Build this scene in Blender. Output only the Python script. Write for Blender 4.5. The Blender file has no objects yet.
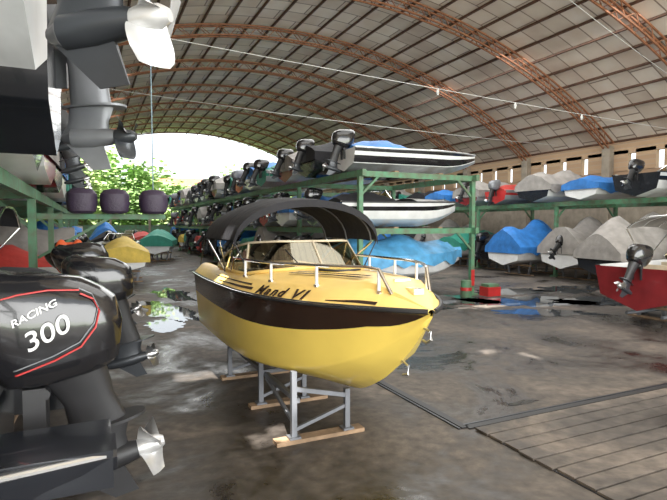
import bpy, math, random
from mathutils import Matrix, Vector, noise
random.seed(7)
S=bpy.context.scene
R=math.radians
# ---------------------------------------------------------------- materials
def nt(name):
    m=bpy.data.materials.new(name); m.use_nodes=True
    return m,m.node_tree,m.node_tree.nodes['Principled BSDF']
def mat(name,col,rough=.5,metal=0,var=.18,scale=3.,bump=0,bscale=30,coat=0,col2=None,detail=6):
    m,t,b=nt(name)
    b.inputs['Roughness'].default_value=rough; b.inputs['Metallic'].default_value=metal
    b.inputs['Coat Weight'].default_value=coat
    tc=t.nodes.new('ShaderNodeTexCoord'); n=t.nodes.new('ShaderNodeTexNoise')
    n.inputs['Scale'].default_value=scale; n.inputs['Detail'].default_value=detail
    t.links.new(tc.outputs['Object'],n.inputs['Vector'])
    r=t.nodes.new('ShaderNodeValToRGB'); r.color_ramp.elements[0].position=.3; r.color_ramp.elements[1].position=.7
    c2=col2 if col2 else tuple(c*(1-var*1.5) for c in col)
    r.color_ramp.elements[0].color=(*c2,1); r.color_ramp.elements[1].color=(*[min(1,c*(1+var*.4)) for c in col],1)
    t.links.new(n.outputs['Fac'],r.inputs['Fac']); t.links.new(r.outputs['Color'],b.inputs['Base Color'])
    if bump:
        n2=t.nodes.new('ShaderNodeTexNoise'); n2.inputs['Scale'].default_value=bscale; n2.inputs['Detail'].default_value=4
        t.links.new(tc.outputs['Object'],n2.inputs['Vector'])
        bp=t.nodes.new('ShaderNodeBump'); bp.inputs['Strength'].default_value=bump; bp.inputs['Distance'].default_value=.03
        t.links.new(n2.outputs['Fac'],bp.inputs['Height']); t.links.new(bp.outputs['Normal'],b.inputs['Normal'])
    return m
YEL=mat('yellow_gelcoat',(.90,.67,.14),.22,var=.05,coat=.3,scale=2)
YEL2=mat('yellow_deck',(.90,.63,.20),.4,var=.08,scale=3)
BRN=mat('brown_stripe',(.035,.018,.012),.2,coat=.3)
WHT=mat('white_gelcoat',(.75,.76,.76),.3,var=.1,coat=.2)
OFFW=mat('offwhite_bottom_paint',(.6,.62,.64),.5,var=.2)
BLK=mat('black_gloss_paint',(.012,.012,.014),.18,coat=.5)
BLKM=mat('black_matte_plastic',(.02,.02,.022),.5)
NAVY=mat('dark_navy_hull',(.015,.017,.022),.22,coat=.3)
GRYM=mat('grey_motor_paint',(.22,.23,.25),.4,metal=.3)
DGRY=mat('dark_grey_motor_paint',(.045,.05,.058),.32,metal=.3)
STL=mat('stainless_steel',(.62,.62,.62),.28,metal=.9,var=.1)
PRP=mat('propeller_paint',(.55,.55,.55),.36,metal=.45,var=.15,scale=8)
CHR=mat('chrome_rail',(.8,.8,.8),.15,metal=1,var=.03)
ALU=mat('aluminium_hull',(.55,.57,.58),.4,metal=.6)
GRN=mat('green_rack_paint',(.07,.22,.12),.55,var=.35,scale=5,col2=(.10,.12,.07))
RED=mat('red_paint',(.5,.03,.03),.35)
DRED=mat('dark_red_hull',(.22,.02,.025),.3,coat=.3)
RUST=mat('rusty_arch_paint',(.31,.125,.06),.7,var=.3,scale=6)
PURL=mat('purlin_paint',(.12,.06,.038),.7,var=.3)
TBL=mat('blue_tarp',(.03,.19,.55),.55,bump=.6,bscale=6,var=.25)
TLB=mat('light_blue_tarp',(.10,.38,.68),.5,bump=.6,bscale=6,var=.25)
TGR=mat('grey_tarp',(.33,.31,.29),.75,bump=.6,bscale=6,var=.2)
TGN=mat('green_tarp',(.03,.25,.18),.6,bump=.6,bscale=6)
TRD=mat('red_tarp',(.5,.05,.04),.6,bump=.6,bscale=6)
TYL=mat('yellow_tarp',(.7,.5,.08),.6,bump=.6,bscale=6)
TBK=mat('black_cover',(.014,.014,.018),.85,bump=.5,bscale=7)
TPU=mat('purple_black_cover',(.045,.03,.06),.5,bump=.3)
WOOD=mat('weathered_wood',(.30,.20,.12),.8,bump=.3,var=.35)
STEELP=mat('grey_steel_post',(.20,.21,.23),.5,metal=.5)
SEAT=mat('cream_seat_vinyl',(.55,.47,.34),.5)
ORG=mat('orange_vest_fabric',(.75,.12,.03),.7)
ROPE=mat('grey_blue_rope',(.25,.35,.42),.8)
WIRE=mat('white_cable',(.6,.6,.58),.6)
CONC=mat('concrete_column',(.34,.29,.23),.85,bump=.3)
RUBR=mat('tyre_rubber',(.02,.02,.02),.8)
LEAF=mat('tree_leaves',(.25,.42,.12),.6,var=.5,scale=.6)
LEAF2=mat('light_tree_leaves',(.42,.56,.22),.6,var=.4,scale=.6)
BARK=mat('tree_bark',(.12,.08,.05),.9)
GRASS=mat('grass_ground',(.16,.26,.07),.9,var=.4,scale=.3)
HOUSE=mat('white_house_wall',(.8,.8,.78),.7)
TILE=mat('roof_tile',(.4,.14,.08),.8)
def glass(name,col,a):
    m=bpy.data.materials.new(name); m.use_nodes=True; t=m.node_tree; t.nodes.clear()
    o=t.nodes.new('ShaderNodeOutputMaterial'); mx=t.nodes.new('ShaderNodeMixShader')
    tr=t.nodes.new('ShaderNodeBsdfTransparent'); gl=t.nodes.new('ShaderNodeBsdfGlossy')
    tr.inputs[0].default_value=(*col,1); gl.inputs['Roughness'].default_value=.05; gl.inputs['Color'].default_value=(.8,.75,.6,1)
    mx.inputs[0].default_value=a
    t.links.new(tr.outputs[0],mx.inputs[1]); t.links.new(gl.outputs[0],mx.inputs[2]); t.links.new(mx.outputs[0],o.inputs[0]); return m
GLS=glass('windshield_glass',(.50,.43,.28),.24)
def water():
    m,t,b=nt('puddle_water'); b.inputs['Base Color'].default_value=(.05,.055,.06,1); b.inputs['Roughness'].default_value=.03
    b.inputs['IOR'].default_value=1.9
    n=t.nodes.new('ShaderNodeTexNoise'); n.inputs['Scale'].default_value=3
    bp=t.nodes.new('ShaderNodeBump'); bp.inputs['Strength'].default_value=.03
    t.links.new(n.outputs['Fac'],bp.inputs['Height']); t.links.new(bp.outputs['Normal'],b.inputs['Normal']); return m
WAT=water()
def floor_mat(name,ribs=False):
    m,t,b=nt(name); N=t.nodes.new; L=t.links.new
    tc=N('ShaderNodeTexCoord')
    n1=N('ShaderNodeTexNoise'); n1.inputs['Scale'].default_value=.5; n1.inputs['Detail'].default_value=10; n1.inputs['Roughness'].default_value=.7; n1.inputs['Distortion'].default_value=.5
    n2=N('ShaderNodeTexNoise'); n2.inputs['Scale'].default_value=7; n2.inputs['Detail'].default_value=8
    L(tc.outputs['Object'],n1.inputs['Vector']); L(tc.outputs['Object'],n2.inputs['Vector'])
    r1=N('ShaderNodeValToRGB'); e=r1.color_ramp.elements
    k=1.3 if ribs else .98
    e[0].position=.38; e[0].color=(.024*k,.0205*k,.018*k,1); e[1].position=.66; e[1].color=(.145*k,.118*k,.095*k,1)
    x=r1.color_ramp.elements.new(.5); x.color=(.064*k,.054*k,.046*k,1)
    L(n1.outputs['Fac'],r1.inputs['Fac'])
    mx=N('ShaderNodeMix'); mx.data_type='RGBA'; mx.blend_type='OVERLAY'; mx.inputs[0].default_value=.9
    L(r1.outputs['Color'],mx.inputs[6]); L(n2.outputs['Fac'],mx.inputs[7]); L(mx.outputs[2],b.inputs['Base Color'])
    rr=N('ShaderNodeMapRange'); rr.inputs[1].default_value=.38; rr.inputs[2].default_value=.52; rr.inputs[3].default_value=.2 if not ribs else .45; rr.inputs[4].default_value=.7
    L(n1.outputs['Fac'],rr.inputs[0]); L(rr.outputs[0],b.inputs['Roughness'])
    bp=N('ShaderNodeBump'); bp.inputs['Strength'].default_value=.4; bp.inputs['Distance'].default_value=.015
    L(n2.outputs['Fac'],bp.inputs['Height']); L(bp.outputs['Normal'],b.inputs['Normal'])
    return m
FLR=floor_mat('worn_concrete_floor'); RMP=floor_mat('ribbed_ramp_concrete',True)
def sheet_mat():
    m,t,b=nt('roof_sheet'); N=t.nodes.new; L=t.links.new
    tc=N('ShaderNodeTexCoord'); br=N('ShaderNodeTexBrick'); 
    br.inputs['Color1'].default_value=(.76,.66,.56,1); br.inputs['Color2'].default_value=(.56,.46,.38,1); br.inputs['Mortar'].default_value=(.26,.19,.15,1)
    br.inputs['Scale'].default_value=1; br.inputs['Mortar Size'].default_value=.03; br.inputs['Brick Width'].default_value=2.2; br.inputs['Row Height'].default_value=1.0
    L(tc.outputs['Object'],br.inputs['Vector'])
    n=N('ShaderNodeTexNoise'); n.inputs['Scale'].default_value=.8; n.inputs['Detail'].default_value=6; L(tc.outputs['Object'],n.inputs['Vector'])
    mx=N('ShaderNodeMix'); mx.data_type='RGBA'; mx.blend_type='OVERLAY'; mx.inputs[0].default_value=.4
    L(br.outputs['Color'],mx.inputs[6]); L(n.outputs['Fac'],mx.inputs[7]); L(mx.outputs[2],b.inputs['Base Color'])
    b.inputs['Roughness'].default_value=.7; return m
SHEET=sheet_mat()
def brick_mat():
    m,t,b=nt('brick_wall'); N=t.nodes.new; L=t.links.new
    tc=N('ShaderNodeTexCoord'); mp=N('ShaderNodeMapping'); mp.inputs['Rotation'].default_value=(R(90),0,R(90))
    br=N('ShaderNodeTexBrick'); br.inputs['Color1'].default_value=(.50,.34,.21,1); br.inputs['Color2'].default_value=(.37,.24,.15,1); br.inputs['Mortar'].default_value=(.40,.34,.27,1)
    br.inputs['Scale'].default_value=2.2; L(tc.outputs['Object'],mp.inputs[0]); L(mp.outputs[0],br.inputs['Vector']); L(br.outputs['Color'],b.inputs['Base Color'])
    b.inputs['Roughness'].default_value=.85; return m
BRK=brick_mat()
# ---------------------------------------------------------------- mesh builder
class MB:
    def __init__(s): s.v=[];s.f=[];s.m=[];s.mats=[];s.M=Matrix()
    def mi(s,m):
        if m not in s.mats: s.mats.append(m)
        return s.mats.index(m)
    def add(s,vs,fs,m):
        o=len(s.v); s.v+= [s.M@Vector(p) for p in vs]
        for i,f in enumerate(fs):
            s.f.append([o+k for k in f]); s.m.append(s.mi(m[i] if isinstance(m,list) else m))
    def box(s,c,d,m,rot=None):
        vs=[]
        for x in(-.5,.5):
            for y in(-.5,.5):
                for z in(-.5,.5):
                    p=Vector((x*d[0],y*d[1],z*d[2]))
                    if rot is not None: p=rot@p
                    vs.append(p+Vector(c))
        s.add(vs,[(0,1,3,2),(4,6,7,5),(0,4,5,1),(2,3,7,6),(0,2,6,4),(1,5,7,3)],m)
    def beam(s,a,b,w,h,m):
        a=Vector(a);b=Vector(b);d=b-a; q=d.to_track_quat('Y','Z').to_matrix()
        s.box((a+b)/2,(w,d.length,h),m,q)
    def grid(s,rows,m,wrap=False,caps=False):
        n=len(rows[0]); vs=[p for r in rows for p in r]; fs=[];ms=[]
        for i in range(len(rows)-1):
            for j in range(n if wrap else n-1):
                j2=(j+1)%n; fs.append((i*n+j,i*n+j2,(i+1)*n+j2,(i+1)*n+j)); ms.append(m[j] if isinstance(m,list) else m)
        if caps:
            fs.append(tuple(range(n))[::-1]); fs.append(tuple((len(rows)-1)*n+j for j in range(n))); mm=m[0] if isinstance(m,list) else m; ms+=[mm,mm]
        s.add(vs,fs,ms)
    def tube(s,pts,r,m,n=8,closed=False):
        pts=[Vector(p) for p in pts]; rows=[]; K=len(pts)
        for i,p in enumerate(pts):
            if closed: d=pts[(i+1)%K]-pts[i-1]
            else: d=pts[min(i+1,K-1)]-pts[max(i-1,0)]
            q=d.to_track_quat('Z','Y').to_matrix()
            rr=r[i] if isinstance(r,(list,tuple)) else r
            rows.append([p+q@Vector((rr*math.cos(2*math.pi*(j+.5)/n),rr*math.sin(2*math.pi*(j+.5)/n),0)) for j in range(n)])
        if closed: rows.append(rows[0])
        s.grid(rows,m,wrap=True,caps=not closed)
    def ell(s,c,r,m,nu=14,nv=9):
        rows=[]
        for i in range(nv+1):
            a=math.pi*i/nv-math.pi/2; a=max(min(a,1.55),-1.55)
            rows.append([(c[0]+r[0]*math.cos(a)*math.cos(2*math.pi*j/nu),c[1]+r[1]*math.cos(a)*math.sin(2*math.pi*j/nu),c[2]+r[2]*math.sin(a)) for j in range(nu)])
        s.grid(rows,m,wrap=True,caps=True)
    def mesh(s,name,ang=35):
        me=bpy.data.meshes.new(name); me.from_pydata([tuple(p) for p in s.v],[],s.f)
        for m in s.mats: me.materials.append(m)
        me.polygons.foreach_set('material_index',s.m); me.polygons.foreach_set('use_smooth',[True]*len(s.f))
        me.validate(); me.update()
        try: me.set_sharp_from_angle(angle=R(ang))
        except Exception: pass
        return me
    def obj(s,name,loc=(0,0,0),rz=0,parent=None,ang=35):
        return put(name,s.mesh(name,ang),loc,rz,parent)
def put(name,me,loc=(0,0,0),rz=0,parent=None,rot=None,sc=1):
    o=bpy.data.objects.new(name,me); S.collection.objects.link(o)
    o.location=loc; o.rotation_euler=rot if rot else (0,0,rz); o.scale=(sc,)*3 if not isinstance(sc,tuple) else sc
    if parent: o.parent=parent
    return o
def cr(xs,ys,x):
    if x<=xs[0]: return ys[0]
    if x>=xs[-1]: return ys[-1]
    i=max(k for k in range(len(xs)-1) if xs[k]<=x)
    h=xs[i+1]-xs[i]; t=(x-xs[i])/h
    def sl(k):
        if k==0: return (ys[1]-ys[0])/(xs[1]-xs[0])
        if k==len(xs)-1: return (ys[-1]-ys[-2])/(xs[-1]-xs[-2])
        a=(ys[k]-ys[k-1])/(xs[k]-xs[k-1]); b=(ys[k+1]-ys[k])/(xs[k+1]-xs[k])
        return 0 if a*b<=0 else 2*a*b/(a+b)
    m0=sl(i)*h;m1=sl(i+1)*h
    return (2*t**3-3*t*t+1)*ys[i]+(t**3-2*t*t+t)*m0+(-2*t**3+3*t*t)*ys[i+1]+(t**3-t*t)*m1
def se(a,n):
    c=math.cos(a);s_=math.sin(a)
    return math.copysign(abs(c)**(2/n),c),math.copysign(abs(s_)**(2/n),s_)
# ---------------------------------------------------------------- outboard motor (origin at transom clamp, aft=+X)
def outboard(b,M,cowl=BLK,leg=DGRY,low=DGRY,prop=STL,drop=0.,tilt=0.,sc=1.,stripe=None,pr=.19,trim=GRYM,seg=24,gl=1.,bw=1.):
    old=b.M; b.M=old@M@Matrix.Rotation(-R(tilt),4,'Y')@Matrix.Scale(sc,4)
    prof=[(.10,.17,.25,.16),(.14,.16,.33,.21),(.22,.15,.37,.235),(.36,.14,.42,.26),(.52,.12,.43,.258),(.64,.09,.40,.24),(.73,.05,.33,.20),(.785,.01,.22,.13),(.80,-.01,.08,.05)]
    rows=[]
    for z,xc,hl,hw in prof:
        r=[]
        for j in range(seg):
            c,s_=se(2*math.pi*j/seg,2.8); r.append((xc+hl*c,hw*s_*(1-.12*c),z+.05*c*(z>.6)*-1))
        rows.append(r)
    b.grid(rows[:3],trim if trim else cowl,True,True); b.grid(rows[2:],cowl,True,True)
    zb=-.55+drop
    rows=[]
    for z,xc,hl,hw in [(.12,.2,.2,.14),(0,.24,.17,.11),(-.2+drop*.4,.26,.15,.085),(zb+.03,.28,.17,.07)]:
        rows.append([(xc+hl*se(2*math.pi*j/16,2.3)[0],hw*se(2*math.pi*j/16,2.3)[1],z) for j in range(16)])
    b.grid(rows,leg,True,True)
    rows=[]
    for z in (zb+.03,zb+.012):
        rows.append([(.30+.34*gl*math.cos(a)*(1),.15*math.sin(a)*(.75+.25*math.cos(a)),z) for a in [2*math.pi*j/18 for j in range(18)]])
    b.grid(rows,low,True,True)
    rows=[]
    for z,xc,hl,hw in [(zb+.02,.28,.19,.06),(zb-.10,.25,.17,.045),(zb-.2,.22,.2,.06)]:
        rows.append([(xc+hl*math.cos(2*math.pi*j/14),hw*math.sin(2*math.pi*j/14),z) for j in range(14)])
    b.grid(rows,low,True,True)
    zt=zb-.23; g0=.47-.57*gl
    b.tube([(g0,0,zt),(g0+.02,0,zt),(g0+.08,0,zt),(.12,0,zt),(.28,0,zt),(.42,0,zt),(.47,0,zt)],[.012,.035,.06,.082,.085,.07,.06],low,14)
    b.add([(.06,.012,zt-.05),(.36,.012,zt-.05),(.42,.004,zt-.27),(.27,.004,zt-.27),(.06,-.012,zt-.05),(.36,-.012,zt-.05),(.42,-.004,zt-.27),(.27,-.004,zt-.27)],
          [(0,1,2,3),(7,6,5,4),(0,4,5,1),(1,5,6,2),(2,6,7,3),(3,7,4,0)],low)
    b.tube([(.46,0,zt),(.5,0,zt),(.6,0,zt),(.64,0,zt)],[.055,.062,.055,.03],prop,14)
    for k in range(3):
        rows=[]
        for i in range(9):
            q=i/8; r=.045+(pr-.045)*q; hw=bw*(.62*math.sin(math.pi*(.22+.66*q))**.7)*(1-.12*q) if i<8 else .25
            base=k*2*math.pi/3+.4*q
            rows.append([(.545+.075*c*(1-.45*q)+.02*q,r*math.cos(base+hw*c),zt+r*math.sin(base+hw*c)) for c in (-1,-.6,-.2,.2,.6,1)])
        b.grid(rows,prop)
    b.M=old@M@Matrix.Scale(sc,4)
    for y in(-.13,.13): b.box((-.02,y,-.12),(.12,.03,.42),leg)
    b.tube([(.03,-.15,.05),(.03,.15,.05)],.035,leg,10)
    b.M=old
# ---------------------------------------------------------------- generic boats (stern x=0, bow +X, keel z=0)
def boat(kind,L=5.,B=1.9,D=.95,bot=WHT,top=WHT,stripe=None,tarp=None,shield=False,motor=None,stand=0,h=.5,bimini=False,mtilt=35,load=None,seed=0,trailer=False,stripes2=False,msc=.68,canopy=TBK,side=None):
    b=MB(); n=16; rows=[];sh=[]
    def fb(s): return B/2*max(.015,(1-max(0,(s-.42)/.58)**2.3))
    def zk(s): return D*.72*max(0,(s-.62)/.38)**2
    def zs(s): return D*(1+.14*s*s)
    for i in range(n+1):
        s=i/n; x=L*s; y=fb(s); k=zk(s); t=zs(s); c=k+(t-k)*.3
        yc=y*.84
        pts=[(yc*.5,k+(c-k)*.5),(yc,c),(yc+.02*y,c+.02),(yc+(y-yc)*.55,c+(t-c)*.5),(yc+(y-yc)*.8,c+(t-c)*.75),(y,t)]
        rows.append([(x,-p[0],p[1]) for p in pts[::-1]]+[(x,0,k)]+[(x,p[0],p[1]) for p in pts])
    sm=stripe or top
    if not side: side=[top,sm,bot,bot,bot,bot]
    if stripes2: side=[BLK,WHT,BLK,WHT,bot,bot]
    b.grid(rows,side+side[::-1])
    b.add(rows[0],[tuple(range(len(rows[0])))],side[1])
    for sg in (0,-1): b.tube([r[sg] for r in rows],.025,BLKM if top!=ALU else ALU,6)
    if tarp:
        rn=random.Random(seed); tr=[]
        for i in range(n+1):
            s=i/n; x=L*s+(.06 if i==n else -.05 if i==0 else 0); y=fb(s)+.04; t=zs(s)
            hh=h*(.35+.65*math.sin(math.pi*min(1,(s*.85+.18)))**1.2)*(1 if s<.9 else .6)*(1+.22*math.sin(s*17+seed)); row=[]
            sk=.2+.22*rn.random()
            for q in (-1.04,-1.03,-1.02,-.8,-.5,-.2,0,.2,.5,.8,1.02,1.03,1.04):
                z=t+hh*(1-abs(q)**1.6) if abs(q)<1 else t+.01
                if abs(q)==1.03: z=t-.12
                if abs(q)==1.04: z=t-sk
                row.append((x,y*q,z+(rn.random()-.5)*.07*(abs(q)<1)))
            tr.append(row)
        b.grid(tr,tarp,caps=True)
    else:
        ds=.58
        inn=[];fl=[];fore=[]
        for i in range(n+1):
            s=i/n; x=L*s;y=fb(s);t=zs(s)
            if s<=ds+.03:
                inn.append([(x,-y,t),(x,-y+.12,t+.03),(x,-y+.15,t*.45),(x,0,t*.42),(x,y-.15,t*.45),(x,y-.12,t+.03),(x,y,t)])
            if s>=ds-.03:
                fore.append([(x,-y,t),(x,-y*.6,t+.06*y*2),(x,0,t+.09*y*2),(x,y*.6,t+.06*y*2),(x,y,t)])
        dk=top if top in(WHT,ALU,YEL) else WHT
        b.grid(inn,dk); b.grid(fore,dk)
        b.add(fore[0],[(0,1,2,3,4)],BLKM)
        for xx in (L*.2,L*.42):
            b.box((xx,0,D*.58),(.4,B*.6,.22),SEAT if shield else ALU); 
            if shield: b.box((xx-.18,0,D*.82),(.1,B*.6,.4),SEAT)
    if shield:
        base=[(L*.5,-.42*B),(L*.6,-.34*B),(L*.66,-.15*B),(L*.67,0),(L*.66,.15*B),(L*.6,.34*B),(L*.5,.42*B)]
        z0=zs(.6)+.03
        lo=[(x,y,z0) for x,y in base]; hi=[(x-.28,y*.88,z0+(.1 if abs(y)>.4*B else .38)) for x,y in base]
        b.grid([lo,hi],GLS); b.tube(lo,.015,BLKM,6); b.tube(hi,.018,CHR,6)
        for k in(1,3,5): b.tube([lo[k],hi[k]],.012,CHR,6)
    if bimini:
        rr=[]
        for xx,dz in((L*.2,0),(L*.32,.05),(L*.45,.03),(L*.55,-.08)):
            rr.append([(xx,B*.46*q,zs(.3)+1.15+dz-.3*abs(q)**3) for q in(-1,-.8,-.4,0,.4,.8,1)])
            b.tube(rr[-1],.018,CHR,6)
        b.grid(rr,canopy)
        for y in(-1,1):
            for k in(0,3): b.tube([(L*.35,y*B*.47,zs(.3)),rr[k][0 if y<0 else -1]],.015,CHR,6)
    if load:
        rn=random.Random(seed+5)
        rows2=[]
        for i in range(9):
            x=L*.0+.15+i*.24; rows2.append([(x,B*.38*q,D*.9+.38*(1-abs(q)**2)*math.sin(math.pi*(i+.6)/9.2)**.5+rn.random()*.06) for q in(-1,-.7,-.3,0,.3,.7,1)])
        b.grid(rows2,load,caps=True)
    if motor:
        outboard(b,Matrix.Translation((-.03,0,D*.98))@Matrix.Rotation(math.pi,4,'Z'),cowl=motor,tilt=mtilt,sc=msc,leg=BLKM if motor!=WHT else GRYM,low=DGRY,trim=None if motor==BLK else GRYM,seg=16)
    if stand:
        for x in (L*.2,L*.55):
            b.box((x,0,-.03),(.1,B*.7,.06),WOOD)
            for y in(-B*.28,B*.28):
                b.beam((x,y,-stand+.04),(x,y*1.25,D*.22),.07,.07,STEELP); 
            b.box((x,0,-stand+.02),(.14,B*.8,.04),WOOD); b.beam((x,0,-stand),(x,0,0),.07,.07,STEELP)
    if trailer:
        for y in(-B*.4,B*.4):
            b.tube([(L*.3,y-.09,-stand+.27),(L*.3,y+.09,-stand+.27)],.27,RUBR,20); b.tube([(L*.3,y-.1,-stand+.27),(L*.3,y+.1,-stand+.27)],.13,STL,14)
        b.tube([(L*.05,-.4,-.12),(L*.9,-.2,-.12),(L*1.05,0,-.12),(L*.9,.2,-.12),(L*.05,.4,-.12)],.04,STEELP,6)
    return b.mesh(kind)
# ---------------------------------------------------------------- building shell
XC,RR,ZC=9.,25.,-14.
Y0,Y1=-8.,55.
A=math.asin(15/25)
sun=Vector((.10,.50,-.86)).normalized()
patches=[(1.42,7.6,.34,.2),(1.62,5.02,.15,.14),(1.82,5.18,.15,.14),(6.66,6.4,.10,.25),(6.3,6.95,.2,.1),
 (9.9,10.9,1.0,.22),(11.6,10.3,.9,.18),(9.0,12.0,.6,.25),(12.9,9.7,.7,.14),(10.6,11.9,.5,.15)]
def on_hole(x,y,z):
    t=z/(-sun.z); gx=x+sun.x*t; gy=y+sun.y*t
    for p in patches:
        dx=(gx-p[0])/p[2]; dy=(gy-p[1])/p[3]
        if p[2]<.4:
            if abs(dx)<1 and abs(dy)<1: return True
        elif dx*dx+dy*dy<1+.9*noise.noise(Vector((gx*2.5,gy*6,1))): return True
    return False
b=MB(); na=260
Rr=RR+.62
ys=[Y0]+[-3+.08*i for i in range(120)]+[6.8+ (Y1-6.8)*i/12 for i in range(13)]
vs=[];fs=[]
for y in ys:
    for j in range(na+1):
        a=-A*1.02+2*A*1.02*j/na; vs.append((XC+Rr*math.sin(a),y,ZC+Rr*math.cos(a)))
for i in range(len(ys)-1):
    for j in range(na):
        q=[i*(na+1)+j,i*(na+1)+j+1,(i+1)*(na+1)+j+1,(i+1)*(na+1)+j]
        c=sum((Vector(vs[k]) for k in q),Vector())/4
        if ys[i+1]-ys[i]<.3 and on_hole(*c): continue
        fs.append(q)
b.add(vs,fs,SHEET); b.obj('ceiling')
b=MB(); np_=30
for j in range(np_+1):
    a=-A+2*A*j/np_; p=(XC+(RR+.55)*math.sin(a),ZC+(RR+.55)*math.cos(a))
    y0=4.2 if p[0]<7 else Y0
    b.box((p[0],(y0+Y1)/2,p[1]),(.06,Y1-y0,.1),PURL,Matrix.Rotation(a,3,'Y'))
b.obj('roof_purlins')
b=MB(); K=72
lo=[];hi=[]
for j in range(K+1):
    a=-A+2*A*j/K; lo.append((XC+RR*math.sin(a),0,ZC+RR*math.cos(a))); hi.append((XC+(RR+.45)*math.sin(a),0,ZC+(RR+.45)*math.cos(a)))
for off in(-.14,.14):
    b.tube([(p[0],off,p[2]) for p in lo],.045,RUST,4); b.tube([(p[0],off,p[2]) for p in hi],.045,RUST,4)
    for j in range(K):
        p,q=(lo[j],hi[j+1]) if j%2 else (hi[j],lo[j+1])
        b.tube([(p[0],off,p[2]),(q[0],off,q[2])],.02,RUST,4)
for j in range(0,K+1,2): b.tube([(lo[j][0],-.14,lo[j][2]),(lo[j][0],.14,lo[j][2])],.02,RUST,4)
tm=b.mesh('roof_truss')
TY=[-4.6,7.2,12.8,18.3,23.8,29.3,34.8,40.3,45.8,51.3]
for y in TY: put('roof_truss',tm,(0,y,0))
# floor
b=MB(); b.add([(-12,-12,0),(40,-12,0),(40,60,0),(-12,60,0)],[(0,1,2,3)],FLR); b.obj('floor')
b=MB()
b.box((12.6,.4,.004),(17.8,7.8,.008),BLKM)
rn=random.Random(3)
for i in range(36):
    y=4.32-i*.21; b.box((12.6+rn.uniform(-.02,.02),y-.1,.018+rn.uniform(-.003,.003)),(17.8,.185,.022),RMP)
b.obj('ribbed_concrete_ramp')
b=MB()
b.box((3.63,6.1,.008),(.09,3.4,.012),BLKM); b.box((12.6,4.40,.008),(17.9,.09,.012),BLKM)
b.box((3.55,6.1,.008),(.025,3.4,.014),DGRY); b.box((12.6,4.47,.008),(17.9,.025,.014),DGRY)
b.obj('drain_channel')
# walls
b=MB()
b.box((24.3,23.5,2.2),(.25,63,4.4),CONC)
b.box((24.3,23.5,4.65),(.25,63,.5),BRK); b.box((24.3,23.5,6.05),(.25,63,.6),BRK)
for i,y in enumerate([-4.6,1.2]+TY[1:]):
    b.box((24.1,y,3.1),(.5,.45,6.2),CONC)
    for k in range(4):
        b.box((24.3,y+.8+k*1.4,5.4),(.25,1.0,1.05),BRK)
b.obj('wall_right')
b=MB(); b.box((-6.3,23.5,3.),(.25,63,6.),BRK)
b.obj('wall_left')
b=MB(); b.box((9,55.2,1.1),(30,.25,2.2),GRN)
for i in range(9): b.box((-5.5+i*3.6,55,2.0),(.2,.2,4),CONC)
b.obj('wall_back')
# cables
b=MB()
def cable(a,c,sag,n=24):
    a=Vector(a);c=Vector(c); return [a.lerp(c,i/n)-Vector((0,0,sag*4*(i/n)*(1-i/n))) for i in range(n+1)]
b.tube(cable((-3,14,7.2),(23.5,14,6.2),.1),.009,WIRE,5)
b.tube(cable((6,9,9.2),(23.8,13,7.0),.2),.009,WIRE,5)
b.tube(cable((-3,21,7.4),(23.5,21,6.6),.2),.009,WIRE,5)
c=cable((-3,14,7.2),(23.5,14,6.2),.1)
for k in(12,15,18): b.tube([c[k],c[k]-Vector((0,0,.1)),c[k]-Vector((0,0,.2))],[.02,.05,.03],WIRE,8)
b.obj('string_light_cable')
# ---------------------------------------------------------------- racks
def rack(name,x0,x1,ys,levels,out=.25):
    b=MB(); top=max(levels)
    for y in ys:
        for x in(x0,x1):
            b.box((x,y,top/2),(.13,.13,top),GRN); b.box((x,y,.03),(.3,.3,.06),GRN)
            b.box((x-.0,y-.068,.55),(.132,.004,.5),RED)
        for z in levels:
            b.box(((x0+x1)/2,y,z-.08),(x1-x0,.1,.16),GRN)
            b.beam((x0,y,z-.7),(x0+.6,y,z-.12),.06,.06,GRN); b.beam((x1,y,z-.7),(x1-.6,y,z-.12),.06,.06,GRN)
    for z in levels:
        for x in(x0,x1): b.box((x,(ys[0]+ys[-1])/2,z-.07),(.12,ys[-1]-ys[0]+out*2,.18),GRN)
        for x in(x0+1.2,x1-1.2): b.box((x,(ys[0]+ys[-1])/2,z+.02),(.14,ys[-1]-ys[0],.05),WOOD)
    return b.obj(name)
rack('storage_rack',6.84,10.8,[12.9+4.7*i for i in range(9)],[2.1,3.72])
rack('storage_rack',17.9,21.6,[6.2+4.9*i for i in range(9)],[3.15])
rack('storage_rack',-5.,-.95,[-.6,5.9,10.6,15.3,20,24.7,29.4,34.1,38.8,43.5],[2.82])
# ---------------------------------------------------------------- templates
T={}
T['alu']=boat('t_alu',4.7,1.55,.62,bot=ALU,top=ALU,stripes2=True,stripe=BLK,load=TBL,motor=BLK,mtilt=15,seed=1,msc=.78)
T['alu2']=boat('t_alu2',4.6,1.5,.6,bot=ALU,top=ALU,stripe=TGN,motor=BLK,mtilt=20,load=TGN,seed=2,msc=.7)
T['alu3']=boat('t_alu3',4.6,1.5,.6,bot=ALU,top=ALU,stripe=RED,motor=GRYM,mtilt=10,load=TRD,seed=22,msc=.7)
T['white']=boat('t_white',4.5,1.8,.7,bot=WHT,top=WHT,stripe=BLK,motor=None,load=TBK)
T['whitem']=boat('t_whitem',4.6,1.8,.8,bot=WHT,top=WHT,stripe=NAVY,motor=BLK,shield=True,mtilt=25)
T['blk']=boat('t_blk',4.6,1.8,.75,bot=NAVY,top=NAVY,tarp=TBK,motor=BLK,mtilt=15,seed=3)
T['blu']=boat('t_blu',4.6,1.8,.75,bot=WHT,top=WHT,tarp=TBL,motor=BLK,mtilt=20,seed=4)
T['gry']=boat('t_gry',4.6,1.8,.75,bot=WHT,top=WHT,stripe=DRED,tarp=TGR,motor=BLK,mtilt=20,seed=5)
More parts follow.
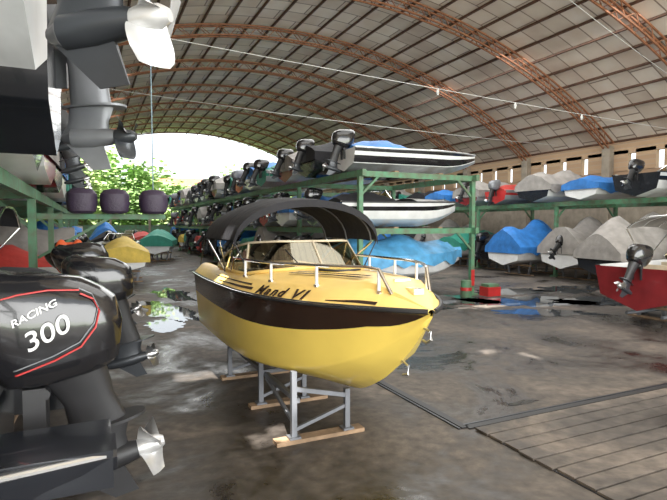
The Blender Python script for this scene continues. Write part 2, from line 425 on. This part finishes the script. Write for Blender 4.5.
T['blun']=boat('t_blun',4.4,1.7,.6,bot=WHT,top=WHT,tarp=TBL,seed=31,h=.35)
T['gryn']=boat('t_gryn',4.8,1.8,.7,bot=WHT,top=WHT,stripe=NAVY,tarp=TGR,seed=32,h=.65)
T['grnn']=boat('t_grnn',4.4,1.7,.6,bot=ALU,top=ALU,tarp=TGN,seed=33,h=.45,motor=BLK,mtilt=5)
T['blkn']=boat('t_blkn',4.6,1.8,.65,bot=WHT,top=WHT,tarp=TBK,seed=34,h=.4)
g=.45
T['g_lblu']=boat('tg_lblu',4.6,1.95,.8,bot=WHT,top=WHT,tarp=TLB,stand=g,seed=6,h=.55)
T['g_blu']=boat('tg_blu',4.8,2.,.8,bot=WHT,top=WHT,tarp=TBL,stand=g,seed=7,h=1.0)
T['g_gry']=boat('tg_gry',5.,2.,.85,bot=WHT,top=WHT,tarp=TGR,stand=g,seed=8,h=1.05,motor=BLK,mtilt=40)
T['g_gryn']=boat('tg_gryn',4.8,2.,.8,bot=NAVY,top=WHT,stripe=NAVY,tarp=TGR,stand=g,seed=18,h=1.2)
T['g_gry2']=boat('tg_gry2',4.6,1.9,.8,bot=DRED,top=DRED,tarp=TGR,stand=g,seed=9,h=.75,motor=BLK,mtilt=45)
T['g_grn']=boat('tg_grn',4.6,1.9,.8,bot=WHT,top=WHT,tarp=TGN,stand=g,seed=10,h=.6)
T['g_redt']=boat('tg_redt',4.4,1.8,.7,bot=RED,top=RED,tarp=TRD,stand=g,seed=41,h=.5)
T['g_yel']=boat('tg_yel',4.4,1.8,.7,bot=WHT,top=WHT,tarp=TYL,stand=g,seed=42,h=.5)
T['g_wht']=boat('tg_wht',4.9,1.95,.85,bot=WHT,top=WHT,stripe=NAVY,shield=True,stand=g,motor=BLK,mtilt=35)
T['g_bim']=boat('tg_bim',4.9,1.95,.85,bot=WHT,top=WHT,stripe=BLK,shield=True,bimini=True,stand=g,motor=BLK,mtilt=25,msc=.85)
T['g_red']=boat('tg_red',5.2,2.05,.95,bot=BLK,top=WHT,side=[DRED,DRED,BLK,BLK,BLK,BLK],shield=True,stand=.3,motor=BLK,mtilt=25,trailer=True,bimini=True,canopy=TGR,msc=.72)
T['g_blk']=boat('tg_blk',4.6,1.9,.8,bot=NAVY,top=BLK,tarp=TBK,stand=g,motor=BLK,mtilt=12,seed=12,msc=.8)
def B_(k,x,y,z,flip=False,dr=0):
    nm={'alu':'aluminium_fishing_boat','alu2':'aluminium_fishing_boat','alu3':'aluminium_fishing_boat','white':'motorboat','whitem':'motorboat','g_wht':'motorboat','g_bim':'motorboat_with_bimini','g_red':'speedboat_on_trailer'}.get(k,'covered_boat')
    return put(nm,T[k],(x,y,z),(math.pi if flip else 0)+R(dr))
B_('alu',6.75,13.75,3.77,dr=-2)
B_('white',6.35,13.9,2.15,dr=-1)
seq=['blk','gry','alu2','blu','alu3','grnn','gry','blk','blu','alu','blkn','gryn','blu','alu3','grnn','gry']
for i in range(15):
    B_(seq[i],6.5+random.uniform(-.15,.3),16.1+2.3*i,3.77,dr=random.uniform(-3,3))
    B_(seq[(i*5+3)%16] if i%3 else 'whitem',6.6+random.uniform(-.15,.35),16.2+2.3*i,2.15,dr=random.uniform(-3,3))
gs=['g_lblu','g_blk','g_wht','g_gry','g_grn','g_wht','g_blu','g_blk','g_wht','g_redt','g_blk','g_grn','g_yel','g_blk','g_blu']
for i in range(15): B_(gs[i],6.75 if i==0 else 6.6,14.2+2.45*i,.45,dr=0 if i==0 else random.uniform(-3,3))
# right rack
seq=['gryn','blu','whitem','blun','gryn','alu3','gry','blun','blkn','grnn','gryn','blu','alu2','blkn','whitem']
for i in range(15): B_(seq[i],17.5+random.uniform(-.2,.5),7.4+2.35*i,3.2,dr=random.uniform(-4,4))
gs=['g_gry2','g_wht','g_gryn','g_gry','g_blu','g_blk','g_grn','g_gry','g_blk','g_blu','g_wht','g_blk','g_gry','g_blk']
for i in range(14): B_(gs[i],([18.2,17.6,15.9,16.9,16.2][i] if i<5 else 17.3)+random.uniform(-.2,.2),7.4+2.5*i,.45,dr=(-9 if i==2 else random.uniform(-5,5)))
B_('g_red',10.9,7.5,.30,dr=3)
# left ground row (bows toward -X)
lg=['g_blk','g_bim','g_wht','g_redt','g_wht','g_gry','g_blu','g_wht','g_blk','g_grn','g_wht','g_blu','g_gry','g_wht']
for i in range(14): B_(lg[i],[.02,-.1,-.4][i] if i<3 else -.55,6.3+2.5*i,.45,True,random.uniform(-3,3))
lt=['whitem','gry','blk','blu','grnn','blk','gry','blkn','alu','blun','gry','blk','whitem','blu']
for i in range(14): B_(lt[i],-.6,7.5+2.4*i,2.87,True,random.uniform(-3,3))
# aisle far boats
for a in [('g_grn',3.4,32.5,75),('g_wht',.9,26.5,80),('g_yel',1.0,20.5,86),('g_blk',.9,32.5,88),('g_redt',3.4,38.5,92),('g_blu',.9,39,90),('g_wht',3.2,44.5,90)]: B_(a[0],a[1],a[2],.45,dr=a[3])
# ---------------------------------------------------------------- yellow speedboat (local: +X port, +Y aft, bow at origin)
BX,BY=2.48,3.44
root=bpy.data.objects.new('yellow_speedboat',None); S.collection.objects.link(root); root.location=(BX,BY,0)
ss=[0,.15,.4,.8,1.3,1.9,2.6,3.5,4.4,5.2]
YS=[.03,.19,.38,.62,.82,.95,1.01,1.02,1.0,.97]
ZS=[1.50,1.50,1.495,1.485,1.475,1.46,1.45,1.44,1.43,1.43]
ZK=[1.46,1.27,1.02,.72,.50,.42,.40,.40,.40,.40]
YC_=[.012,.06,.16,.36,.59,.77,.87,.90,.89,.87]
ZCh=[1.47,1.34,1.15,.94,.78,.69,.65,.63,.61,.60]
def f(T_,s): return cr(ss,T_,s)
b=MB(); rows=[]; ns=44
st=[5.2*(i/ns)**1.35 for i in range(ns+1)]
for s in st:
    y,z,k,yc,zc=f(YS,s),f(ZS,s),f(ZK,s),f(YC_,s),f(ZCh,s)
    yi=yc+.025*min(1,yc/.2); fr=.56+.09*s/5.2-.3*max(0,1-s/.5)
    pts=[(yc*.5,k+(zc-k)*.47),(yc,zc-.012),(yi,zc+.02)]
    for q in (.15,fr-.001,fr,.8,1.0):
        fl=-.07*math.sin(math.pi*q)*max(0,1-s/2.2)
        pts.append((max(.006,yi+(y-yi)*q+fl*min(1,y/.3)),zc+.02+(z-.02-zc-.02)*q))
    pts.append((y,z))
    rows.append([(-p[0],s,p[1]) for p in pts[::-1]]+[(0,s,k)]+[(p[0],s,p[1]) for p in pts])
half=[YEL,BRN,BRN,YEL,YEL,YEL,YEL,YEL,YEL]
b.grid(rows,half+half[::-1])
b.add(rows[-1],[tuple(range(len(rows[-1])))],YEL)
b.obj('hull',parent=root,ang=50)
b=MB()
for sg in(-1,1):
    b.tube([(sg*(f(YS,s)+.005),s,f(ZS,s)) for s in st],.022,BLKM,8)
    b.tube([(sg*(f(YS,s)+.02),s,f(ZS,s)+.004) for s in st],.009,CHR,6)
b.obj('rub_rail',parent=root)
b=MB(); fore=[];cock=[]
def dk(s):
    y,z=f(YS,s),f(ZS,s); k=min(1,y/.45)
    return y,z,k
fs_=sorted([s for s in st if s<2.5]+[2.5]); cs_=sorted([s for s in st if s>2.5]+[2.5])
for s in fs_:
    y,z,k=dk(s); P_=[(y,z),(y-.13*k,z+.13*k),(y-.19*k,z+.15*k),(y*.55,z+.15*k+.05*k),(y*.28,z+.15*k+.075*k)]
    fore.append([(-p[0],s,p[1]) for p in P_]+[(0,s,z+.24*k)]+[(p[0],s,p[1]) for p in P_[::-1]])
b.grid(fore,YEL2)
for s in cs_:
    y,z,k=dk(s); P_=[(y,z),(y-.13,z+.13),(y-.19,z+.15),(y-.26,z+.14),(y-.28,.85)]
    cock.append([(-p[0],s,p[1]) for p in P_]+[(0,s,.85)]+[(p[0],s,p[1]) for p in P_[::-1]])
b.grid(cock,[YEL2]*3+[SEAT,BLKM,BLKM,SEAT]+[YEL2]*3)
b.add(fore[-1]+[(.7,2.5,.85),(-.7,2.5,.85)],[tuple(range(13))],BLKM)
b.add(cock[-1],[tuple(range(11))],YEL2)
b.obj('deck',parent=root,ang=40)
b=MB()
def band(s,q,side,o=.004):
    y,z,k=dk(s); return (side*(y-.13*k*q+o),s,z+.13*k*q+o)
for sd in(-1,1):
    for (a0,a1,q0,q1) in((.35,.8,.25,.5),(2.0,3.3,.3,.5),(2.1,3.7,.62,.74)):
        rr=[]
        for i in range(9):
            s=a0+(a1-a0)*i/8; w=1-i/8*.8 if a0<1.5 else .2+.8*(1-i/8)
            rr.append([band(s,q0,sd),band(s,q0+(q1-q0)*w,sd)])
        b.grid(rr,BRN)
def deckz(x,s):
    y,z,k=dk(s); ax=abs(x)/max(y,.01); return z+.15*k+ .09*k*max(0,1-ax*ax*1.25)
for sd in(-1,1):
    for off in (0,.09):
        rr=[]
        for i in range(10):
            s=.75+i*.13; x=sd*(.12+off+.28*(i/9)); rr.append([(x,s,deckz(x,s)+.012),(x+sd*.045,s,deckz(x+sd*.045,s)+.012)])
        b.grid(rr,BRN)
b.obj('deck_graphics',parent=root)
b=MB()
b.tube([(0,1.75,deckz(0,1.75)-.02),(0,1.75,deckz(0,1.75)+.03)],.24,YEL,28)
b.tube([(.24*math.cos(a),1.75+.24*math.sin(a),deckz(0,1.75)+.012) for a in [2*math.pi*i/28 for i in range(28)]],.014,BLKM,6,closed=True)
b.box((0,.28,1.64),(.1,.2,.05),CHR); b.tube([(-.08,.45,1.71),(.08,.45,1.71)],.018,CHR,8); b.box((0,.45,1.68),(.05,.05,.06),CHR)
b.tube([(0,.1,1.35),(0,.02,1.33),(0,.0,1.27),(0,.06,1.23),(0,.12,1.24)],.013,STL,8)
b.tube([(0,.44,1.0),(0,.34,.97),(0,.33,.9),(0,.42,.87)],.012,STL,8)
b.obj('deck_hatch_and_bow_fittings',parent=root)
def lettering(txt,s0,s1,sd,size):
    adv=[1.25,.78,.82,.86,.5,.95,.5]; tot=sum(adv); acc=0
    for i,ch in enumerate(txt):
        a0=acc/tot; acc+=adv[i]; a1=acc/tot
        if ch==' ': continue
        sa=s0+(s1-s0)*a0; sb=s0+(s1-s0)*a1
        cu=bpy.data.curves.new('letter','FONT'); cu.body=ch; cu.size=size; cu.extrude=.002; cu.shear=.35; cu.offset=.004
        cu.materials.append(BRN)
        o=bpy.data.objects.new('boat_name_letter_%d'%(i+1),cu); S.collection.objects.link(o); o.parent=root
        p0=Vector(band(sa,.14,sd,.009)); p1=Vector(band(sb,.14,sd,.009)); d=(p1-p0).normalized()
        up=Vector((-sd*.7,0,.7)); up=(up-d*up.dot(d)).normalized(); n_=d.cross(up)
        M=Matrix((d,up,n_)).transposed().to_4x4(); M.translation=p0
        o.matrix_local=M@Matrix.Diagonal((1.2,.95,1,1))
lettering('Mand VI',1.85,1.0,-1,.165); lettering('Mand VI',1.0,1.85,1,.165)
# windshield
bp=[(0,2.18),(.25,2.20),(.48,2.28),(.68,2.44),(.8,2.68),(.84,3.05),(.84,3.5),(.83,4.0)]
tp=[(0,2.5,2.0),(.22,2.51,2.0),(.42,2.58,2.0),(.58,2.72,1.99),(.69,2.92,1.975),(.755,3.2,1.93),(.79,3.58,1.84),(.82,4.0,1.66)]
lo=[(-x,s,1.655+.0*s) for x,s in bp[::-1]]+[(x,s,1.655) for x,s in bp[1:]]
lo=[(x,y,(deckz(x,y) if y<2.5 else 1.60)+.01) for x,y,z in lo]
hi=[(-x,s,z) for x,s,z in tp[::-1]]+tp[1:]
b=MB(); b.grid([lo,hi],GLS); b.obj('windshield_glass',parent=root)
b=MB(); b.tube(lo,.022,YEL2,8); b.tube(hi,.016,SEAT,8)
for k in(3,7,11): b.tube([lo[k],hi[k]],.016,SEAT,8)
b.tube([lo[6],Vector(lo[6]).lerp(Vector(hi[5]),.7)],.006,BLKM,6)
b.obj('windshield_frame',parent=root)
# rails
b=MB()
for sd in(-1,1):
    pts=[]
    for i in range(24):
        s=.3+i*.125; y,z,k=dk(s); hgt=.2 if 0<i<23 else .02
        pts.append((sd*(y-.17*k),s,z+.14*k+hgt))
    b.tube(pts,.016,CHR,8)
    for i in(1,6,12,18):
        s=.3+i*.125; y,z,k=dk(s); b.tube([(sd*(y-.17*k),s,z+.12*k),(sd*(y-.17*k),s,z+.14*k+.2)],.015,WHT,8)
        b.tube([(sd*(y-.17*k),s,z+.12*k),(sd*(y-.17*k),s,z+.16*k)],.03,CHR,8)
b.obj('bow_rail',parent=root)
# bimini
b=MB(); rows=[]
for i in range(17):
    s=2.5+1.7*i/16; sag=-.02*abs(math.sin(math.pi*i/8)); endd=-.07*(abs(i-8)/8)**3
    rows.append([(.97*math.sin(q*1.35)/math.sin(1.35),s+.08*abs(q)**3,2.02+(.56+endd)*((math.cos(q*1.35)-math.cos(1.35))/(1-math.cos(1.35)))**.8+sag*(1-abs(q))) for q in [-1+j/9 for j in range(19)]])
b.grid(rows,TBK)
rows2=[[(p[0]*.985,p[1],p[2]-.02) for p in r] for r in rows]; b.grid(rows2,TBK)
b.grid([rows[0],rows2[0]],TBK); b.grid([[ (p[0],p[1]-.012,p[2]+.005) for p in rows[0]],[(p[0],p[1]-.012,p[2]-.085) for p in rows[0]]],TBK)
b.obj('bimini_canopy',parent=root,ang=60)
b=MB()
for i in(1,8,15): b.tube([(p[0]*.97,p[1],p[2]-.05) for p in rows[i]],.011,STEELP,6)
for sd,e in((-1,0),(1,-1)):
    piv=(sd*.86,3.45,1.57)
    for i in(1,8,15): p=rows[i][e]; b.tube([piv,(p[0]*.97,p[1],p[2]-.05)],.012,CHR,6)
    b.tube([(sd*.8,2.62,1.66),(rows[0][e][0],rows[0][e][1],rows[0][e][2])],.008,BLKM,6)
    b.tube([(sd*.9,5.0,1.57),(rows[16][e][0],rows[16][e][1],rows[16][e][2])],.008,BLKM,6)
b.obj('bimini_frame',parent=root)
b=MB()
for x in(-.42,.42):
    for s in(3.2,4.5):
        b.box((x,s,1.08),(.5,.5,.16),SEAT); b.box((x,s+.24,1.35),(.5,.12,.5),SEAT if s>4 else BLKM); b.box((x,s,.93),(.3,.3,.16),BLKM)
b.tube([(-.42+.17*math.cos(a),2.85,1.5+.17*math.sin(a)) for a in [2*math.pi*i/20 for i in range(20)]],.015,BLKM,6,closed=True)
b.tube([(-.42,2.85,1.5),(-.42,2.5,1.45)],.02,BLKM,6); b.box((-.42,2.6,1.42),(.5,.22,.35),BLKM)
b.obj('cockpit_seats_and_wheel',parent=root)
# stands
def stand(s,y0,y1,posts,name='boat_stand'):
    b=MB(); b.box(((y0+y1)/2,0,.02),(y1-y0,.14,.04),WOOD)
    tops=[]
    for x in posts:
        ax=abs(x); yc=f(YC_,s); zt=f(ZK,s)+(f(ZCh,s)-f(ZK,s))*min(1,ax/yc)
        b.box((x,0,(zt+.0)/2),(.055,.055,zt-.06),STEELP); b.box((x,0,.05),(.12,.12,.02),STEELP); tops.append(zt)
    b.beam((posts[0],0,.12),(posts[1],0,.3),.035,.035,STEELP); b.beam((posts[0],0,tops[0]*.72),(posts[1],0,tops[0]*.72 if tops[1]>tops[0]*.72 else tops[1]*.8),.045,.045,STEELP)
    return b.obj(name,(BX,BY+s,0))
stand(1.42,-.86,.12,(-.66,-.06)); stand(2.55,-.8,.2,(-.66,-.1)); stand(3.85,-.85,.35,(-.72,.1)); 
b=MB(); b.beam((BX-.60,BY+1.46,.40),(BX-.60,BY+3.81,.40),.05,.05,STEELP); b.beam((BX-.60,BY+1.47,.10),(BX-.60,BY+2.5,.36),.035,.035,STEELP)
b.obj('stand_brace')
# ---------------------------------------------------------------- left foreground: outboard on dark boat
root2=bpy.data.objects.new('dark_motorboat',None); S.collection.objects.link(root2); root2.location=(-.35,3.9,0)
TH=1.0
b=MB(); rows=[]
for i in range(15):
    s=i/14; x=.45-4.9*s; hw=1.05*(1-max(0,(s-.5)/.5)**2.2)*(.92+.08*min(1,s*8)); z0=.32+ .3*max(0,1-s*6)+.5*max(0,(s-.6)/.4)**2
    t=TH+.1*s*s; hw=max(hw,.02)
    if i==0: z0=.8
    pts=[(hw*.45,z0+.08),(hw*.86,z0+.2),(hw*.93,z0+.3 if i else t-.12),(hw*.98,t-.1),(hw,t-.03),(hw*.97,t),(hw*.75,t+.01)]
    rows.append([(x,-p[0],p[1]) for p in pts[::-1]]+[(x,0,z0)]+[(x,p[0],p[1]) for p in pts])
n=len(rows[0])
mm=[BLKM,NAVY,WHT,NAVY,NAVY,NAVY,NAVY]; b.grid(rows[2:],mm+mm[::-1]); b.add(rows[2],[tuple(range(n))],NAVY)  # white band below the gunwale is a reflection streak put into the colour
for sl in((0,5),(n-5,n)):
    sub=[r[sl[0]:sl[1]] for r in rows[:3]]
    b.grid(sub,NAVY); b.add(sub[0],[tuple(range(5))],NAVY)
for sd in(-1,1):
    b.box((.12,sd*.72,TH-.09),(.62,.5,.2),NAVY)
    b.tube([(.42,sd*.95,TH-.02),(-.2,sd*1.04,TH-.02),(-2.2,sd*1.07,TH-.02)],.018,STL,8)
inn=[[(r[0][0],-.6,TH+.01),(r[0][0],-.6,.7),(r[0][0],.6,.7),(r[0][0],.6,TH+.01)] for r in rows[2:10]]
b.grid(inn,BLKM); b.box((-1.2,.0,.88),(.6,1.,.36),TBK)
for x in(-.6,-2.4):
    b.box((x,0,.16),(.15,1.2,.32),WOOD)
b.obj('hull',parent=root2)
PV=Vector((.02,0,1.06)); TL=11
b=MB(); outboard(b,Matrix.Translation(PV),cowl=BLK,leg=BLKM,low=BLKM,prop=PRP,drop=.25,tilt=TL,sc=1.07,pr=.2,trim=BLK,gl=.8,seg=32,bw=1.2)
b.obj('outboard_motor',parent=root2)
MM=Matrix.Translation(PV)@Matrix.Rotation(-R(TL),4,'Y')@Matrix.Scale(1.07,4)
def decal(txt,size,x,z,mt,sx=1):
    cu=bpy.data.curves.new('decal','FONT'); cu.body=txt; cu.size=size; cu.extrude=.002; cu.shear=.25; cu.offset=.001; cu.materials.append(mt)
    o=bpy.data.objects.new('decal_lettering',cu); S.collection.objects.link(o); o.parent=root2
    o.matrix_local=MM@Matrix.Translation((x,-.287,z))@Matrix.Rotation(R(-16),4,'Y')@Matrix.Rotation(R(90),4,'X')@Matrix.Diagonal((sx,1,1,1))
decal('300',.15,.03,.34,WHT,1.15); decal('RACING',.055,-.01,.50,WHT,1.25)
b=MB(); b.M=MM
def sidept(x,z,o=.004):
    P0=[(.14,.16,.33,.21),(.22,.15,.37,.235),(.36,.14,.42,.26),(.52,.12,.43,.258),(.64,.09,.40,.24),(.73,.05,.33,.20)]
    zz=[p[0] for p in P0]; xc=cr(zz,[p[1] for p in P0],z); hl=cr(zz,[p[2] for p in P0],z); hw=cr(zz,[p[3] for p in P0],z)
    q=min(.999,abs((x-xc)/hl)); w=(1-q**2.8)**(1/2.8); return (x,-(hw*w*(1-.12*(x-xc)/hl)+o),z)
for off in(0,.03):
    b.tube([sidept(x,z+off) for x,z in [(-.22,.2),(-.05,.22),(.15,.25),(.3,.29),(.40,.38),(.44,.47),(.42,.55),(.36,.6)]],.006 if off==0 else .004,RED if off==0 else GRYM,6)
b.tube([sidept(x,z) for x,z in [(.36,.62),(.2,.66),(.05,.67),(-.1,.66)]],.005,RED,6)
b.obj('red_pinstripe',parent=root2)
# upper left hulls on rack with trimmed motors
def upper(y,x,keelz,hullm,low,prop,prr,tl,yaw,L=4.4,sc=1.0,gl=.8,bw=1.35,D=.92,topm=WHT):
    r=bpy.data.objects.new('motorboat',None); S.collection.objects.link(r); r.location=(x,y,keelz); r.rotation_euler=(0,0,math.pi)
    me=boat('h',L,1.9,D,bot=hullm,top=topm,stripe=topm); put('hull',me,parent=r)
    bb=MB(); outboard(bb,Matrix.Translation((0,0,.92))@Matrix.Rotation(math.pi+R(yaw),4,'Z'),cowl=BLK,leg=low,low=low,prop=prop,tilt=tl,sc=sc,pr=prr,gl=gl,bw=bw); bb.obj('outboard_motor',parent=r)
upper(2.80,-.22,2.92,OFFW,DGRY,PRP,.22,4,-38)
upper(4.95,-.25,2.78,NAVY,GRYM,DGRY,.19,2,-25,topm=NAVY)
# covered cowlings on a cantilevered beam
b=MB(); b.box((.2,10.9,2.36),(2.3,.08,.1),GRN); b.beam((-.9,10.9,1.6),(.3,10.9,2.32),.05,.05,GRN)
b.obj('cantilever_beam')
for k,x in enumerate((-.15,.42,1.12)):
    b=MB(); rows=[]
    for z,hx,hy in[(0,.19,.24),(.04,.24,.28),(.2,.27,.3),(.36,.26,.29),(.44,.2,.22),(.47,.08,.1)]:
        rows.append([(hx*se(2*math.pi*j/20,3)[0],hy*se(2*math.pi*j/20,3)[1],z) for j in range(20)])
    b.grid(rows,TPU,True,True); b.obj('outboard_cowling_cover',(x,10.85,2.42))
b=MB(); b.tube([(1.12,10.85,2.9),(1.08,10.5,6),(1.0,10.0,11.2)],.012,ROPE,6); b.obj('hanging_rope')
b=MB(); b.ell((-.13,0,.3),(.12,.1,.3),ORG); b.ell((.13,0,.3),(.12,.1,.3),ORG); b.box((0,.06,.32),(.3,.05,.45),ORG); b.box((0,-.1,.25),(.3,.02,.04),BLKM); b.obj('life_vest',(-.35,10.2,1.35))
b=MB(); b.box((0,0,.14),(.5,.4,.28),RED); b.box((0,0,.32),(.42,.34,.1),GRN); b.obj('post_base_block',(11.25,12.55,0))
b=MB(); b.tube([(0,0,0),(0,0,.02),(0,0,.5),(0,0,.52)],[.16,.17,.16,.14],GRN,18); b.tube([(0,0,.2),(0,0,.3)],.175,RED,18); b.obj('fuel_drum',(10.35,12.6,0))
# puddles
def puddle(x,y,rx,ry,rot=0,sd=0):
    b=MB(); n=96; vs=[(0,0,0)]
    for i in range(n):
        a=2*math.pi*i/n; r=1+.5*noise.noise(Vector((math.cos(a)*1.7+sd*3.1,math.sin(a)*1.7,sd)))+.3*noise.noise(Vector((math.cos(a)*5,math.sin(a)*5+sd,sd*2.)))+.15*noise.noise(Vector((math.cos(a)*13,math.sin(a)*13+sd,sd*2.)))
        vs.append((rx*r*math.cos(a),ry*r*math.sin(a),0))
    b.add(vs,[(0,1+i,1+(i+1)%n) for i in range(n)],WAT); b.obj('puddle',(x,y,.005),R(rot))
for i,p in enumerate([(9.4,12.3,1.4,.9,-20),(11.4,11.1,1.9,.9,-25),(13.4,10.2,1.5,.9,-20),(10.3,9.5,1.2,.55,-30),(12.6,13.0,1.3,.7,-10),(8.8,13.9,.9,.5,0),(1.7,13.8,.5,1.6,10),(1.45,11.8,.4,.7,-10),(2.3,17,.5,1.6,5),(8.2,11.2,.6,.3,0),(-.2,12.2,.4,.6,0),(14.8,12.5,1.3,.8,0),(4.78,4.75,.22,.06,0)]):
    puddle(*p,sd=i+1)
# ---------------------------------------------------------------- outside
b=MB(); b.add([(-200,-120,-.05),(250,-120,-.05),(250,260,-.05),(-200,260,-.05)],[(0,1,2,3)],GRASS); b.obj('ground')
def treemesh(lm,seed):
    rn=random.Random(seed); b=MB(); b.tube([(0,0,0),(.1,0,2),(0,.1,4.5),(.1,0,7)],[.3,.22,.16,.06],BARK,8)
    for k in range(5):
        a=k*1.3; b.tube([(0,0,3+k*.5),(1.4*math.cos(a),1.4*math.sin(a),4.5+k*.6)],[.1,.03],BARK,6)
    cl=[(rn.uniform(-2.4,2.4),rn.uniform(-2.2,2.2),rn.uniform(1.6,8)) for _ in range(18)]
    for c in cl:
        for _ in range(95):
            p=Vector((rn.gauss(0,.75),rn.gauss(0,.7),rn.gauss(0,.65)))+Vector(c)
            q=Matrix.Rotation(rn.uniform(0,6.3),3,'Z')@Matrix.Rotation(rn.uniform(-1.2,1.2),3,'X'); w=rn.uniform(.16,.34)
            b.add([p+q@Vector(v) for v in((-w,-w*.6,0),(w,-w*.6,0),(w,w*.6,0),(-w,w*.6,0))],[(0,1,2,3)],lm)
    return b.mesh('tree')
t1=treemesh(LEAF,1);t2=treemesh(LEAF2,2)
for i,(x,y,sc) in enumerate([(-9,66,1.4),(-4,72,1.5),(-1,64,1.2),(2.5,68,1.2),(6,74,1.2),(9.5,70,.9),(13,76,.95),(17,70,.95),(20,78,1.2),(-14,80,1.7),(-1,84,1.6),(24,74,1.1),(28,80,1.3),(5,62,.75),(9,62,.6),(13,62,.7),(-6,61,.9)]):
    put('tree',(t2,t1)[i%2],(x,y,-.05),i*1.1,sc=sc)
b=MB(); b.box((0,0,4.5),(10,6,9),HOUSE)
b.add([(-5.6,-3.6,9),(5.6,-3.6,9),(5.6,3.6,9),(-5.6,3.6,9),(-5.6,0,10.6),(5.6,0,10.6)],[(0,1,5,4),(2,3,4,5),(0,4,3),(1,2,5)],TILE)
for x in(-2.5,0,2.5): 
    for z in(3.5,7): b.box((x,-3.02,z),(1.1,.06,1.3),GLS)
b.obj('house',(14,96,-.05))
# ---------------------------------------------------------------- light
w=bpy.data.worlds.new('w'); S.world=w; w.use_nodes=True; bg=w.node_tree.nodes['Background']; bg.inputs[0].default_value=(.88,.94,1,1); bg.inputs[1].default_value=1.9
l=bpy.data.lights.new('sun','SUN'); l.energy=20; l.angle=R(.5); l.color=(1,.96,.9); o=bpy.data.objects.new('sun',l); S.collection.objects.link(o); o.rotation_euler=sun.to_track_quat('-Z','Y').to_euler(); o.location=(0,-20,40)
def area(name,loc,rot,sx,sy,e,col=(1,1,1)):
    l=bpy.data.lights.new(name,'AREA'); l.shape='RECTANGLE'; l.size=sx; l.size_y=sy; l.energy=e; l.color=col
    o=bpy.data.objects.new(name,l); S.collection.objects.link(o); o.location=loc; o.rotation_euler=rot
area('front_opening_daylight',(8,-7.5,4.2),(R(104),0,0),26,7,4300,(1,.99,.96))
area('roof_fill_near',(7,7,10.4),(0,0,0),10,8,650,(1,1,.98))  # added fill lamp under the closed roof, no skylight modelled here
area('roof_fill_mid',(13,20,9.8),(0,0,0),12,16,2000,(1,1,.98))  # extra fill added to brighten the middle racks, not a roof window
area('roof_fill_far',(5,38,10),(0,0,0),14,22,2200,(1,1,.98))  # invented overhead fill for the far bays, roof sheets stay opaque
# camera
c=bpy.data.cameras.new('camera'); c.lens=28.0; c.sensor_width=36; c.clip_end=600
o=bpy.data.objects.new('camera',c); S.collection.objects.link(o); o.location=(0,0,2.2); o.rotation_euler=(R(90-2.76),0,R(-25)); S.camera=o
S.view_settings.view_transform='Standard'; S.view_settings.exposure=.12
